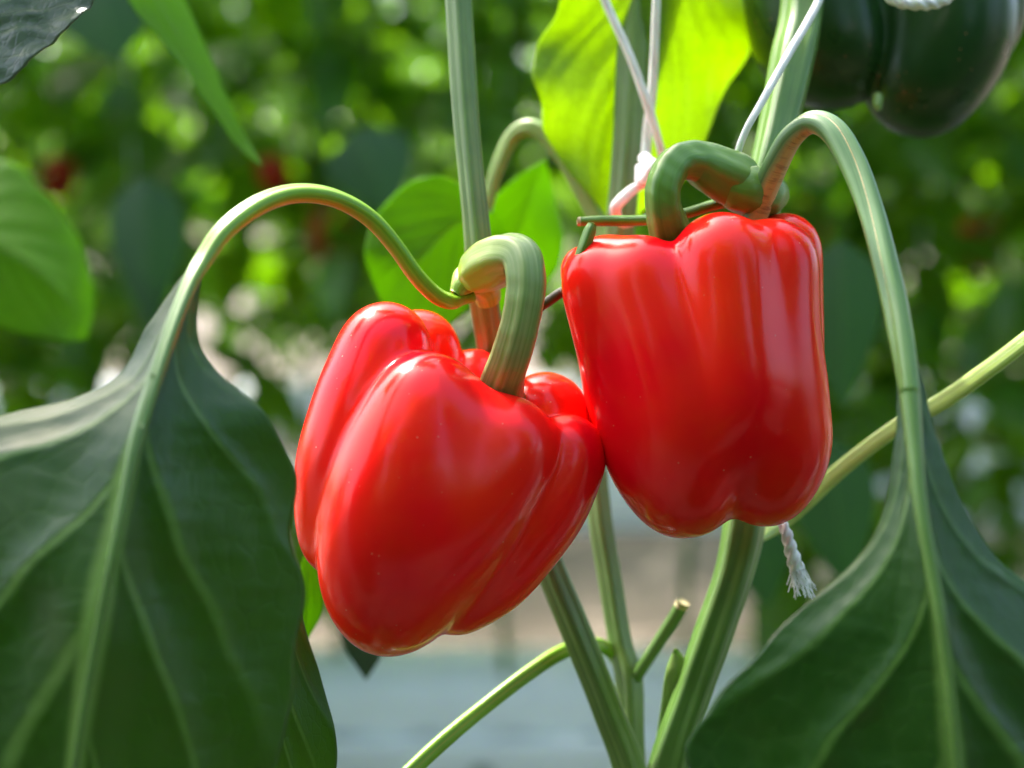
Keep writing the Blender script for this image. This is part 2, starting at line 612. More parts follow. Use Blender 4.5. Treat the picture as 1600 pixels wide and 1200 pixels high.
def px_blade(name, rows, mat, parent=None, **k):
    """rows: (mx,my,mD, lx,ly,lD, rx,ry,rD)"""
    return blade(name, [(P(*r[0:3]), P(*r[3:6]), P(*r[6:9])) for r in rows], mat, parent, **k)


def leaf_rows(base, direction, normal, length, width, curl=.25, n=9):
    """a free leaf: ovate blade with pointed tip"""
    d = np.array(direction, float)
    d /= np.linalg.norm(d)
    nn = np.array(normal, float)
    nn -= d * (nn @ d)
    nn /= np.linalg.norm(nn)
    s = np.cross(d, nn)
    rows = []
    for i in range(n):
        t = i / (n - 1)
        w = width * .5 * (max(math.sin(math.pi * min(t ** .72, 1)), 0) ** .85) * (1.02 - .35 * t) + .0005
        if i == n - 1:
            w = .0004
        c = np.array(base) + d * length * t - nn * curl * length * t * t
        rows.append((c, c - s * w - nn * w * .18, c + s * w - nn * w * .18))
    return rows


def leaf_arrays(rows, nt, nsd, nv=7, slope=.55, quilt=.002):
    rows = np.array([np.concatenate(r) for r in rows])
    q = spline(rows, nt)
    c, l, r = q[:, :3], q[:, 3:6], q[:, 6:9]
    sv = np.linspace(-1, 1, 2 * nsd + 1)
    tv = np.linspace(0, 1, nt)
    V = np.stack([c + ((l if s < 0 else r) - c) * abs(s) for s in sv], 1)
    uv = np.stack([np.repeat(sv[None, :], nt, 0), np.repeat(tv[:, None], len(sv), 1)], -1).reshape(-1, 2)
    m = len(sv)
    Fc = [(i * m + j, i * m + j + 1, (i + 1) * m + j + 1, (i + 1) * m + j) for i in range(nt - 1) for j in range(m - 1)]
    return V.reshape(-1, 3), Fc, uv


def foliage(name, specs, mat, parent=None, nt=9, nsd=3):
    """many leaves in one mesh. specs: (base, direction, normal, length, width, curl)"""
    V, Fc, U, off = [], [], [], 0
    for sp in specs:
        v, f, u = leaf_arrays(leaf_rows(*sp), nt, nsd)
        V.append(v)
        U.append(u)
        Fc += [tuple(i + off for i in q) for q in f]
        off += len(v)
    return mesh_obj(name, np.vstack(V), Fc, mat, parent, uv=np.vstack(U))


# ================================================================== THE SETTING
def sheet(name, x0, x1, y0, y1, z, mat, n=2):
    xs, ys = np.linspace(x0, x1, n), np.linspace(y0, y1, n)
    V = [(x, y, z) for y in ys for x in xs]
    Fc = [(j * n + i, j * n + i + 1, (j + 1) * n + i + 1, (j + 1) * n + i) for j in range(n - 1) for i in range(n - 1)]
    o = mesh_obj(name, V, Fc, mat, smooth=False)
    o['kind'] = 'structure'
    return o


GZ = .52
path = sheet('path', -12, 12, -12, 1.1, GZ + .004, plain_mat('dark_unseen_floor', (.03, .022, .016), (.06, .05, .04), 5, .9, .5, .01))  # unseen dark sheet added so the skins mirror less bright ground
ground = sheet('ground', -60, 60, -30, 90, GZ, M['ground'])

# ================================================================== ROWS OF PLANTS
def trough(y, x0, x1, label):
    """white growing trough with wrapped slabs: gutter profile with rounded slab on top"""
    t = thing('growing_trough', label, 'trough', 'white growing troughs', (0, y, GZ))
    prof = [(-.13, .0), (-.13, .085), (-.122, .092), (-.10, .092), (.10, .092), (.122, .092), (.13, .085), (.13, .0)]
    V, Fc = [], []
    for x in (x0, x1):
        V += [(x, a, b) for a, b in prof]
    n = len(prof)
    Fc = [(i, (i + 1) % n, n + (i + 1) % n, n + i) for i in range(n)] + [tuple(range(n))[::-1], tuple(range(n, 2 * n))]
    mesh_obj('gutter', V, Fc, M['white_plastic'], t, smooth=False)
    x = x0 + .05
    while x < x1 - .9:
        L = .96
        V, Fc, nx, na = [], [], 25, 14
        for i in range(nx):
            u = i / (nx - 1)
            e = (1 - abs(2 * u - 1) ** 10)
            for j in range(na):
                a = math.pi * j / (na - 1)
                V.append((x + L * u, math.cos(a) * .095 * (.6 + .4 * e), .094 + (.02 + .062 * e) * max(math.sin(a), 0) ** .6 + .004 * math.sin(i * 2.1 + j * 1.7)))
        Fc = [(i * na + j, i * na + j + 1, (i + 1) * na + j + 1, (i + 1) * na + j) for i in range(nx - 1) for j in range(na - 1)]
        mesh_obj('slab', V, Fc, M['white_plastic'], t)
        x += L + .05
    for i in range(int((x1 - x0) / .42)):
        cx = x0 + .2 + i * .42
        V = [(cx + .016 * math.cos(a), -.1315, .045 + .016 * math.sin(a)) for a in np.linspace(0, 6.283, 17)[:-1]]
        V += [(v[0], -.129, v[2]) for v in V]
        mesh_obj('drain_plug', V, [tuple(range(16))] + [(j, (j + 1) % 16, 16 + (j + 1) % 16, 16 + j) for j in range(16)], M['plug'], t, smooth=False)
    return t


ROWS = [1.95, 3.7, 5.4, 7.1]
trough(ROWS[0], -1.5, 1.6, 'pale blurred growing trough nearest behind the red peppers, low in the picture')
trough(ROWS[1], -2.6, 2.7, 'second white trough behind the red peppers, past the brown path')
trough(ROWS[2], -3.2, 3.4, 'third white trough, farthest of the visible ones')


def far_plant(seed, height=1.75, nleaf=110, lo=.42, spread=.30):
    r = random.Random(seed)
    root = bpy.data.objects.new('pepper_plant', None)
    link(root)
    root.empty_display_size = .1
    ph_ = r.uniform(0, 6)
    pts = [(.03 * math.sin(z * 3 + ph_), .03 * math.cos(z * 2.3 + ph_), z, .0075 - .002 * z) for z in np.linspace(0.1, height, 8)]
    tube('stem', pts, M['far_stem'], root, n=24, m=8)
    pts2 = [(.03 * math.sin(z * 3 + ph_) + .11 * (z - .25), .02 * math.cos(z * 2 + ph_) + .03, z, .0065 - .002 * z) for z in np.linspace(0.25, height * .95, 7)]
    tube('stem', pts2, M['far_stem'], root, n=22, m=8)
    specs = []
    for i in range(nleaf):
        z = lo + (height - lo) * (i + r.random()) / nleaf
        a = r.uniform(0, 6.283)
        rad = r.uniform(.03, spread)
        base = np.array([rad * math.cos(a), rad * math.sin(a), z])
        el = r.uniform(-1.0, .1)
        d = np.array([math.cos(a) * math.cos(el), math.sin(a) * math.cos(el), math.sin(el)])
        d += np.array([r.uniform(-.4, .4), r.uniform(-.4, .4), 0])
        nrm = np.array([r.uniform(-.5, .5), r.uniform(-.5, .5), 1.0])
        L = r.choice((r.uniform(.05, .11), r.uniform(.08, .17)))
        specs.append((base - d * .03, d, nrm, L, L * r.uniform(.45, .6), r.uniform(.05, .4)))
    foliage('foliage', specs, M['leaf_far'], root)
    return root


def copy_tree(o, parent=None):
    c = o.copy()
    COL.objects.link(c)
    c.parent = parent
    for ch in list(o.children):
        copy_tree(ch, c)
    return c


protos = [far_plant(11, 1.75, 300, .2), far_plant(12, 1.7, 290, .26), far_plant(13, 1.85, 270, .5), far_plant(14, 1.8, 250, .55)]
ORD = 'first second third fourth fifth sixth seventh eighth ninth tenth eleventh twelfth thirteenth fourteenth fifteenth sixteenth'.split()
used = set()
labels = ['pepper plant at the end of the nearest blurred row, past the edge of the picture',
          'pepper plant at the end of the second blurred row, past the edge of the picture',
          'pepper plant in the third blurred row, far behind',
          'pepper plant in the farthest, most blurred row']
heights = [1.0, 1.15, 1.3, 1.45]
for ri, y in enumerate(ROWS):
    half = .42 * y + .55
    n = int(2 * half / (.23 + .05 * ri))
    inview = 0
    for i in range(n):
        x = -half + 2 * half * (i + .5) / n + rnd.uniform(-.05, .05)
        k = rnd.randrange(4)
        if ri == 0:
            k = k % 2 + (2 if -.17 < x / y < .15 else 0)
        o = protos[k] if k not in used else copy_tree(protos[k])
        used.add(k)
        o.location = (x, y + rnd.uniform(-.04, .04), GZ + .05)
        o.rotation_euler = (0, 0, rnd.uniform(0, 6.28))
        s = heights[ri] * rnd.uniform(.94, 1.06)
        o.scale = (1, 1, s)
        lab = labels[ri]
        if ri < 2 and abs(x) < .36 * y:
            lab = f'{ORD[inview]} plant from the left in the {("nearest", "second")[ri]} blurred row behind the peppers'
            inview += 1
        tag(o, lab, 'plant', 'pepper plants in the rows behind')
        if ri == 0 and i % 2:
            px = (x + rnd.uniform(-.03, .03))
            t = tube('support_twine', [(px, y - .02, GZ + .3, .0013), (px + .01, y - .05, GZ + 1.2, .0013), (px, y - .02, GZ + 2.6, .0013)], M['twine'], n=12, m=6)
            tag(t, 'pale support twine hanging down beside a plant of the nearest blurred row', 'twine', 'support twines in the row behind')
for i in range(13):  # extra plants added to keep direct sun off the nearest trough
    o = copy_tree(protos[2 + rnd.randrange(2)])
    o.location = (-1.9 + i * .27 + rnd.uniform(-.05, .05), 2.38 + rnd.uniform(-.05, .05), GZ + .05)
    o.rotation_euler = (0, 0, rnd.uniform(0, 6.28))
    o.scale = (1, 1, 1.05)
    tag(o, 'pepper plant on the far side of the nearest blurred row', 'plant', 'pepper plants in the rows behind')
for x_, y_, s_ in ((.56, 1.74, .34), (-.60, 1.76, .42)):
    o = copy_tree(protos[0])
    o.location = (x_, y_, GZ + .02)
    o.rotation_euler = (0, 0, rnd.uniform(0, 6.28))
    o.scale = (.8, .8, s_)
    tag(o, 'low leafy plant before the nearest trough, ' + ('right' if x_ > 0 else 'left') + ' one of two', 'plant', 'low plants before the nearest trough')
# the row across the aisle, behind the photographer: it is what the glossy skins mirror
for yy, dx, words in ((-.95, .30, 'first'), (-2.1, .36, 'second'), (-3.3, .42, 'third')):
    for zs in (1.6, .62):
        m_ = int((1.9 - 1.05 * yy) / dx)
        for i in range(-m_, m_ + 1):
            x = i * dx + (dx / 2 if zs < 1 else 0) + rnd.uniform(-.05, .05)
            az = (x - .07) / (.47 - yy)
            if zs > 1 and (.52 < az < .92 or -.90 < az < -.62):
                continue                                        # two openings left between the tall plants, to mirror bright sky patches
            o = copy_tree(protos[rnd.randrange(4)])
            o.location = (x, yy + rnd.uniform(-.08, .08), GZ)
            o.rotation_euler = (0, 0, rnd.uniform(0, 6.28))
            o.scale = (1.25, 1.25, zs)
            tag(o, f'{"tall" if zs > 1 else "low"} pepper plant in the {words} row across the aisle, at the back of the photographer', 'plant', 'pepper plants across the aisle')
# the rest of the row the two peppers hang in: beside and below the frame
trough(.60, -2.0, 2.1, 'white trough that the plants of the two red peppers grow from, below the picture')
k_ = 0
for x_, s_ in ((-1.75, .6), (-1.4, .5), (-1.08, .45), (-.76, .4), (-.34, .19), (-.1, .19), (.16, .19), (.42, .19), (.80, 1.2), (1.12, 1.25), (1.45, 1.2), (1.8, 1.2)):
    o = copy_tree(protos[k_ % 4])
    k_ += 1
    o.location = (x_, .66, GZ + .05)
    o.rotation_euler = (0, 0, rnd.uniform(0, 6.28))
    o.scale = (.8, .8, s_)
    tag(o, 'low young plant below the picture in the row of the red peppers' if s_ < .5 else 'tall pepper plant beside the picture in the row of the red peppers', 'plant', 'pepper plants in the row of the red peppers')

# small fruits in the rows behind
def small_fruit(loc, s, label, rz=0):
    t = thing('bell_pepper', label, 'pepper', 'blurred red peppers in the rows behind', loc)
    L = [([(0, 0, .02, .022), (0, 0, -.03, .022)], .01)]
    for k_ in range(4):
        a = k_ * 1.571 + .4
        L.append(([(.019 * math.cos(a), .019 * math.sin(a), .024, .019), (.02 * math.cos(a), .02 * math.sin(a), -.005, .022), (.013 * math.cos(a), .013 * math.sin(a), -.042, .015)], .008))
    solid('fruit', L, M['far_fruit'], t, vox=.004, subsurf=1)
    tube('stalk', [(0, 0, .03, .004), (.003, 0, .06, .004), (.02, 0, .085, .005)], M['far_stem'], t, n=10, m=10)
    t.scale = (s, s, s)
    t.rotation_euler = (rnd.uniform(-.3, .3), rnd.uniform(-.3, .3), rz)
    return t


small_fruit(P(1532, 378, 2.02), .8, 'blurred red pepper hanging far behind at the right, above the slanting petiole')
small_fruit(P(428, 270, 1.98), .55, 'blurred red pepper half hidden by leaves above the arched left petiole')
small_fruit(P(520, 366, 2.0), .9, 'blurred orange-red pepper under the arched left petiole')
small_fruit(P(90, 275, 1.95), .6, 'blurred reddish pepper behind the rim of the smooth leaf at the left edge')
small_fruit(P(1262, 350, 2.1), .8, 'blurred red pepper showing just past the right shoulder of the upright red pepper')

# ================================================================== THE TWO RED PEPPERS
lp = thing('bell_pepper', 'glossy red bell pepper hanging tilted from a thick pale hooked stalk, lower of the two', 'pepper', None, tuple(P(780, 600)))
lpi = -Vector(lp.location)


def settle(t):
    """keep world positions of children built in world space"""
    for ch in t.children:
        ch.matrix_parent_inverse = Matrix.Translation(-Vector(t.location))


solid('fruit', px_lobes([
    ([(668, 640, -48, 92), (648, 720, -52, 118), (628, 820, -42, 130), (606, 905, -22, 104), (600, 958, -2, 60)], 20),    # front
    ([(795, 700, -38, 83), (748, 775, -42, 93), (685, 852, -32, 92), (632, 930, -10, 64)], 100),                 # front right
    ([(700, 790, 50, 118), (660, 880, 30, 92)], 24),                                                        # core
    ([(884, 710, 2, 67), (854, 775, -4, 74), (818, 826, -4, 76), (766, 895, 0, 69), (712, 944, 12, 50)], 24),     # right
    ([(852, 652, 95, 74), (835, 760, 88, 84), (780, 870, 75, 70)], 8),                                      # back right
    ([(603, 544, 20, 73), (577, 630, 0, 86), (551, 730, -4, 89), (544, 806, 10, 82), (532, 842, 22, 61)], 20),       # left
    ([(655, 548, 112, 66), (640, 680, 105, 92), (620, 800, 95, 90)], 8),                                    # behind the left lobe
    ([(742, 600, 135, 58), (730, 720, 120, 90)], 10),
]), M['red'], lp, vox=.00115, seed=4)
px_tube('stalk', [(728, 436, D0 + .004, 20), (742, 428, D0 + .002, 33), (765, 415, D0 - .002, 40), (792, 402, D0 - .009, 38), (815, 406, D0 - .015, 33),
                  (822, 440, D0 - .018, 32), (816, 490, D0 - .017, 31), (802, 545, D0 - .012, 32), (786, 590, D0 - .004, 34), (780, 618, D0 + .004, 39), (776, 634, D0 + .009, 52)],
        M['peduncle_l'], lp, n=160, m=56, ribs=6, rib=.05, lump=.014, lumpf=420, seed=5)
settle(lp)

rp = thing('bell_pepper', 'glossy red bell pepper hanging upright and square-shouldered, higher of the two', 'pepper', None, tuple(P(1045, 355)))
solid('fruit', px_lobes([
    ([(1003, 438, -26, 72), (1040, 540, -36, 86), (1070, 660, -32, 94), (1079, 750, -8, 84)], 36),            # left front
    ([(1128, 412, -42, 82), (1137, 520, -52, 88), (1144, 620, -44, 94), (1138, 690, -24, 80)], 32),           # front
    ([(1208, 410, -10, 71), (1204, 520, -18, 80), (1206, 630, -12, 89), (1208, 698, -4, 88), (1194, 752, 6, 73)], 42),     # right
    ([(948, 438, 10, 73), (974, 520, 4, 80), (1004, 620, 0, 82), (1032, 712, 4, 84), (1064, 766, 14, 72)], 40),     # left
    ([(1105, 480, 55, 108), (1100, 640, 45, 125), (1100, 700, 40, 95)], 20),                                # core
    ([(912, 418, 72, 38), (950, 500, 70, 60), (1000, 640, 70, 80)], 8),                                     # back left
    ([(1226, 388, 66, 58), (1215, 500, 70, 72), (1200, 640, 70, 86)], 8),                                   # back right
]), M['red'], rp, vox=.00115, seed=9)
px_tube('stalk', [(1172, 300, D0 + .012, 30), (1150, 285, D0 + .010, 42), (1118, 268, D0 + .006, 40), (1085, 252, D0 + .002, 32), (1055, 256, D0 - .003, 28),
                  (1037, 290, D0 - .006, 27), (1038, 330, D0 - .004, 28), (1050, 370, D0 + .004, 34)],
        M['peduncle_r'], rp, n=110, m=48, ribs=5, rib=.06, lump=.03, lumpf=450, seed=6)
settle(rp)

gp = thing('bell_pepper', 'dark green bell pepper seen from below at the upper right corner', 'pepper', None, tuple(P(1380, 40, .55)))
solid('fruit', px_lobes([
    ([(1375, 10, 520, 130), (1375, 60, 500, 100)], 16),
    ([(1268, -10, 460, 104), (1284, 60, 450, 104), (1318, 95, 450, 72)], 12),
    ([(1462, -20, 440, 112), (1468, 50, 440, 112), (1440, 125, 440, 92)], 10),
    ([(1400, -20, 580, 120), (1390, 50, 570, 100)], 16),
    ([(1530, -50, 500, 78), (1520, 30, 500, 76), (1490, 90, 500, 60)], 12),
]), M['dark_fruit'], gp, vox=.0018, seed=14)
px_tube('blossom_scar', [(1372, 150, .548, 9), (1372, 165, .545, 7), (1374, 172, .545, 4)], M['stem_pale'], gp, n=8, m=12, lump=.2)
tube('stalk', [(*P(1380, -140, .59), .007), (*P(1382, -230, .59), .006), (*P(1400, -330, .60), .008)], M['peduncle_r'], gp, n=20, m=16)
settle(gp)

# ================================================================== LEFT PLANT (stem, hooked petiole and the big left leaf)
def plant(label, base):
    return thing('pepper_plant', label, 'plant', None, tuple(base))


pa = plant('pepper plant carrying the tilted red pepper and the large dark leaf at lower left', P(1000, 1260, D0 + .05))
px_tube('stem', [(700, -260, D0 + .055, 20), (716, 0, D0 + .04, 20), (728, 180, D0 + .03, 20), (742, 330, D0 + .024, 20), (752, 430, D0 + .024, 22), (764, 520, D0 + .035, 22),
                 (800, 700, D0 + .055, 21), (850, 860, D0 + .05, 22), (900, 985, D0 + .045, 23), (950, 1110, D0 + .045, 23), (990, 1230, D0 + .05, 26), (1000, 1400, D0 + .06, 30)],
        M['stem'], pa, n=160, m=40, ribs=5, rib=.09, lump=.02, lumpf=120, label='main stem with pale lit rim, bronze below the joint')
px_tube('node', [(712, 460, D0 + .005, 11), (722, 446, D0 + .006, 19), (736, 436, D0 + .010, 25), (756, 444, D0 + .016, 25), (764, 466, D0 + .022, 21)], M['node'], pa, n=40, m=28, lump=.08, lumpf=420)
la = px_blade('leaf', [
    (318, 405, .423, 313, 402, .423, 324, 408, .423),
    (298, 440, .417, 285, 432, .420, 312, 448, .420),
    (270, 510, .408, 232, 508, .414, 308, 528, .415),
    (243, 590, .399, 170, 598, .412, 352, 592, .413),
    (218, 670, .392, 20, 646, .412, 425, 650, .412),
    (200, 750, .388, -180, 690, .410, 452, 715, .414),
    (182, 840, .384, -300, 800, .406, 466, 800, .416),
    (163, 930, .382, -350, 950, .400, 476, 910, .416),
    (142, 1040, .381, -330, 1120, .396, 470, 1030, .414),
    (122, 1160, .381, -250, 1290, .392, 436, 1180, .410),
    (106, 1290, .382, -120, 1430, .390, 350, 1330, .404),
    (96, 1420, .385, 0, 1520, .390, 220, 1450, .396),
    (92, 1540, .390, 91, 1541, .390, 93, 1541, .390)],
    M['leaf_main'], pa, nv=5.0, slope=.46, quilt=.0024, crinkle=.00018, nt=160, nsd=36, label='large dark green leaf hanging down at lower left')
px_tube('petiole', [(738, 462, D0 + .008, 11), (722, 466, D0 + .006, 11), (705, 470, D0 + .003, 14), (682, 460, D0, 15), (652, 430, D0 - .004, 15), (620, 385, D0 - .008, 15),
                    (585, 345, D0 - .012, 15), (545, 318, D0 - .017, 15.5), (500, 303, D0 - .023, 16), (450, 303, D0 - .029, 16), (400, 322, D0 - .036, 16.5),
                    (350, 360, D0 - .044, 16), (318, 405, .422, 15), (298, 440, .415, 13), (270, 510, .405, 12), (243, 590, .396, 12), (218, 670, .389, 11)],
        M['pet_l'], la, n=150, m=32, up=(.25, -.35, 1), channel=.3, lump=.035, lumpf=110)
px_tube('midrib', [(243, 590, .3965, 12), (218, 670, .3895, 12), (200, 750, .3850, 10), (182, 840, .3812, 8.5), (163, 930, .3795, 7.5), (142, 1040, .3786, 6.5), (122, 1160, .3788, 6),
                   (106, 1290, .380, 4), (96, 1420, .384, 3)], M['midrib'], la, n=80, m=16)
# second leaf hanging behind it
px_blade('leaf', [
    (440, 850, .485, 438, 850, .485, 442, 850, .485),
    (435, 930, .478, 400, 930, .48, 472, 960, .482),
    (430, 1020, .472, 360, 1020, .478, 500, 1060, .478),
    (425, 1110, .468, 330, 1110, .476, 522, 1135, .475),
    (420, 1220, .466, 320, 1220, .474, 520, 1230, .474),
    (415, 1340, .466, 360, 1340, .470, 480, 1340, .472),
    (412, 1440, .468, 411, 1440, .468, 413, 1440, .468)],
    M['leaf_main'], pa, nv=5, slope=.46, quilt=.0014, nt=90, nsd=20, label='darker leaf showing past the right rim of the big left leaf')
px_blade('leaf', [
    (480, 860, .53, 478, 860, .53, 482, 860, .53),
    (482, 900, .53, 462, 905, .53, 498, 905, .53),
    (482, 950, .53, 456, 955, .53, 503, 955, .53),
    (476, 1005, .53, 475, 1006, .53, 477, 1006, .53)], M['leaf_mid'], pa, quilt=.001, nt=40, nsd=8, label='small leaf between the big left leaf and the tilted pepper')
px_blade('leaf', [
    (560, 930, .62, 558, 930, .62, 562, 930, .62),
    (563, 970, .62, 525, 965, .62, 600, 975, .62),
    (568, 1015, .62, 540, 1015, .62, 598, 1020, .62),
    (572, 1062, .62, 571, 1062, .62, 573, 1062, .62)], M['leaf_dark'], pa, quilt=.001, nt=40, nsd=8, label='dark leaf tip under the tilted pepper')
settle(pa)
for ch in la.children:
    ch.matrix_parent_inverse = Matrix.Translation(Vector((0, 0, 0)))

# ================================================================== RIGHT PLANT
pb = plant('pepper plant carrying the upright red pepper and the large dark leaf at lower right', P(1030, 1250, D0 + .03))
px_tube('stem', [(1275, -260, D0 + .06, 34), (1256, 0, D0 + .05, 32), (1240, 90, D0 + .04, 33), (1218, 190, D0 + .03, 30), (1198, 270, D0 + .022, 26), (1188, 330, D0 + .028, 30), (1180, 450, D0 + .055, 30),
                 (1175, 650, D0 + .06, 30), (1165, 800, D0 + .045, 32), (1148, 890, D0 + .04, 29), (1115, 990, D0 + .035, 29), (1085, 1075, D0 + .032, 28), (1050, 1180, D0 + .03, 30), (1025, 1290, D0 + .035, 34)],
        M['stem_low'], pb, n=160, m=40, ribs=5, rib=.10, lump=.02, lumpf=120, up=(-.6, -1, .2))
px_tube('node', [(1136, 288, D0 + .008, 30), (1162, 296, D0 + .008, 40), (1190, 302, D0 + .013, 38), (1212, 306, D0 + .02, 24), (1222, 318, D0 + .024, 8)], M['node_green'], pb, n=50, m=36, lump=.05, lumpf=420, seed=8)
lb = px_blade('leaf', [
    (1408, 520, .418, 1398, 520, .418, 1420, 520, .418),
    (1418, 600, .411, 1402, 600, .413, 1442, 600, .414),
    (1426, 680, .405, 1398, 690, .409, 1462, 680, .410),
    (1433, 750, .400, 1380, 800, .406, 1484, 745, .407),
    (1443, 820, .396, 1330, 880, .404, 1512, 800, .406),
    (1456, 890, .393, 1260, 945, .402, 1555, 860, .406),
    (1470, 970, .390, 1190, 1010, .400, 1620, 920, .406),
    (1482, 1060, .388, 1125, 1090, .400, 1720, 1010, .406),
    (1492, 1160, .387, 1070, 1200, .400, 1800, 1130, .405),
    (1500, 1280, .387, 1060, 1350, .398, 1800, 1280, .400),
    (1506, 1420, .388, 1180, 1500, .396, 1740, 1440, .396),
    (1508, 1540, .39, 1340, 1590, .394, 1640, 1560, .393),
    (1508, 1640, .394, 1507, 1641, .394, 1509, 1641, .394)],
    M['leaf_right'], pb, nv=4.6, slope=.44, quilt=.0031, crinkle=.00018, nt=160, nsd=36, label='large dark green leaf hanging down at lower right')
px_tube('petiole', [(1178, 345, D0 + .010, 20), (1192, 305, D0 + .006, 20), (1212, 255, D0 + .000, 21), (1236, 212, D0 - .006, 21), (1268, 190, D0 - .012, 20), (1302, 205, D0 - .018, 21), (1333, 255, D0 - .025, 21),
                    (1358, 320, D0 - .033, 20), (1380, 400, D0 - .042, 20), (1397, 470, .423, 20), (1410, 540, .415, 19), (1420, 610, .408, 17), (1428, 690, .402, 14), (1434, 760, .397, 12)],
        M['pet_r'], lb, n=150, m=32, up=(-.6, .75, .4), channel=.3, twist=2.4, lump=.035, lumpf=110)
px_tube('midrib', [(1420, 610, .406, 15), (1428, 690, .4005, 13), (1434, 755, .396, 11.5), (1443, 820, .3925, 11), (1456, 890, .390, 10.5), (1470, 970, .3872, 9.5), (1482, 1060, .3856, 8), (1492, 1160, .3848, 7), (1500, 1280, .385, 5)],
        M['midrib'], lb, n=80, m=16)
px_tube('petiole', [(1165, 845, D0 + .05, 12), (1200, 828, D0 + .06, 13.5), (1240, 800, D0 + .062, 14.5), (1320, 728, D0 + .055, 13.5), (1400, 668, D0 + .045, 13.5), (1480, 622, D0 + .035, 14.5), (1560, 565, D0 + .025, 14.5), (1660, 490, D0 + .015, 14), (1800, 400, D0 + .01, 13.5)],
        M['petiole_painted_sun'], pb, n=90, m=32, up=(-.25, -1, .75), channel=.22, flat=.7, label='pale glossy petiole slanting up to the right')
settle(pb)

# ================================================================== MIDDLE PLANT, a step behind
pc = plant('pepper plant behind the two red peppers with the sunlit yellow-green leaf', P(990, 1260, D0 + .09))
px_tube('stem', [(1005, -260, D0 + .10, 24), (992, 0, D0 + .09, 24), (986, 120, D0 + .085, 24), (978, 250, D0 + .08, 22), (968, 360, D0 + .08, 22), (945, 520, D0 + .09, 22), (930, 700, D0 + .085, 18), (936, 800, D0 + .08, 18),
                 (952, 900, D0 + .075, 18), (968, 1000, D0 + .07, 18), (982, 1060, D0 + .066, 21), (986, 1150, D0 + .062, 20), (988, 1290, D0 + .06, 24)],
        M['stem'], pc, n=140, m=36, ribs=5, rib=.09, lump=.02, lumpf=120)
px_tube('side_stalk', [(985, 1068, D0 + .066, 13), (1002, 1045, D0 + .062, 10), (1030, 1002, D0 + .058, 10), (1056, 962, D0 + .054, 11), (1066, 944, D0 + .052, 11)], M['stem_low'], pc, n=30, m=20, label='short cut side stalk with a tan end')
px_tube('petiole', [(975, 1052, D0 + .07, 10), (955, 1020, D0 + .068, 10), (930, 1008, D0 + .062, 12), (880, 1018, D0 + .052, 12), (820, 1056, D0 + .042, 12), (750, 1110, D0 + .032, 12), (690, 1160, D0 + .022, 13), (620, 1225, D0 + .012, 13)],
        M['pet_l'], pc, n=70, m=24, up=(0, -.3, 1), channel=.25, label='bright green petiole arching down to the left under the peppers')
px_tube('petiole', [(760, 330, D0 + .11, 9), (775, 270, D0 + .11, 11), (800, 215, D0 + .11, 13), (832, 200, D0 + .105, 14), (870, 232, D0 + .10, 14), (905, 290, D0 + .095, 14), (935, 350, D0 + .09, 13), (955, 400, D0 + .085, 13)],
        M['stem_pale'], pc, n=60, m=24, up=(0, -.3, 1), channel=.25, label='pale arched petiole left of the sunlit leaf')
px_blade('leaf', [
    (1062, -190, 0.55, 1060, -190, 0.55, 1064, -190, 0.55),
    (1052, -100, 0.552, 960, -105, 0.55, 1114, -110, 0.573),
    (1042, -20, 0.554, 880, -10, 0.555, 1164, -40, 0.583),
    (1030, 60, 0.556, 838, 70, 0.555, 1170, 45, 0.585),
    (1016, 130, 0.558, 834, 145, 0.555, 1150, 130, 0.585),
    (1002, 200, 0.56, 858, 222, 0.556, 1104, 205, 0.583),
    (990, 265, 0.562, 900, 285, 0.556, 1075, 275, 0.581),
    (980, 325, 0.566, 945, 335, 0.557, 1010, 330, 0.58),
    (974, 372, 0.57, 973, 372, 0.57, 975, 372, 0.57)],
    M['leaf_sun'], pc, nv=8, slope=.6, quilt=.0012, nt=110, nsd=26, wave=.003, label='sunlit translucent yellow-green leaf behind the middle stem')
px_blade('leaf', [
    (762, 318, 0.615, 760, 318, 0.615, 764, 318, 0.615),
    (735, 335, 0.618, 690, 275, 0.62, 790, 380, 0.62),
    (700, 360, 0.62, 630, 290, 0.625, 760, 440, 0.62),
    (665, 395, 0.622, 585, 345, 0.63, 725, 490, 0.62),
    (635, 430, 0.624, 570, 400, 0.625, 680, 520, 0.625),
    (600, 480, 0.63, 599, 480, 0.63, 601, 480, 0.63)],
    M['leaf_mid'], pc, nv=7, slope=.5, quilt=.0006, nt=80, nsd=20, label='mid green leaf behind the left stem with a pale glossy top')
px_blade('leaf', [
    (850, 250, 0.63, 848, 250, 0.63, 852, 250, 0.63),
    (830, 300, 0.63, 790, 290, 0.625, 868, 315, 0.64),
    (810, 360, 0.63, 750, 350, 0.625, 878, 380, 0.64),
    (790, 430, 0.63, 740, 440, 0.625, 856, 440, 0.64),
    (770, 500, 0.63, 769, 500, 0.63, 771, 500, 0.63)],
    M['leaf_mid'], pc, nv=7, slope=.5, quilt=.0008, nt=60, nsd=14)
px_tube('shoot', [(1024, 1200, D0 + .05, 7), (1036, 1140, D0 + .05, 9), (1048, 1100, D0 + .042, 15), (1056, 1060, D0 + .036, 18), (1058, 1034, D0 + .036, 14), (1055, 1014, D0 + .036, 3)], M['stem_pale'], pc, n=30, m=16, flat=.5, label='pale young shoot at the fork of the stems')
e = px_tube('cut_end', [(1064, 948, D0 + .0523, 11.6), (1068, 940, D0 + .0516, 11.2)], M['cut'], pc, n=4, m=20)
settle(pc)

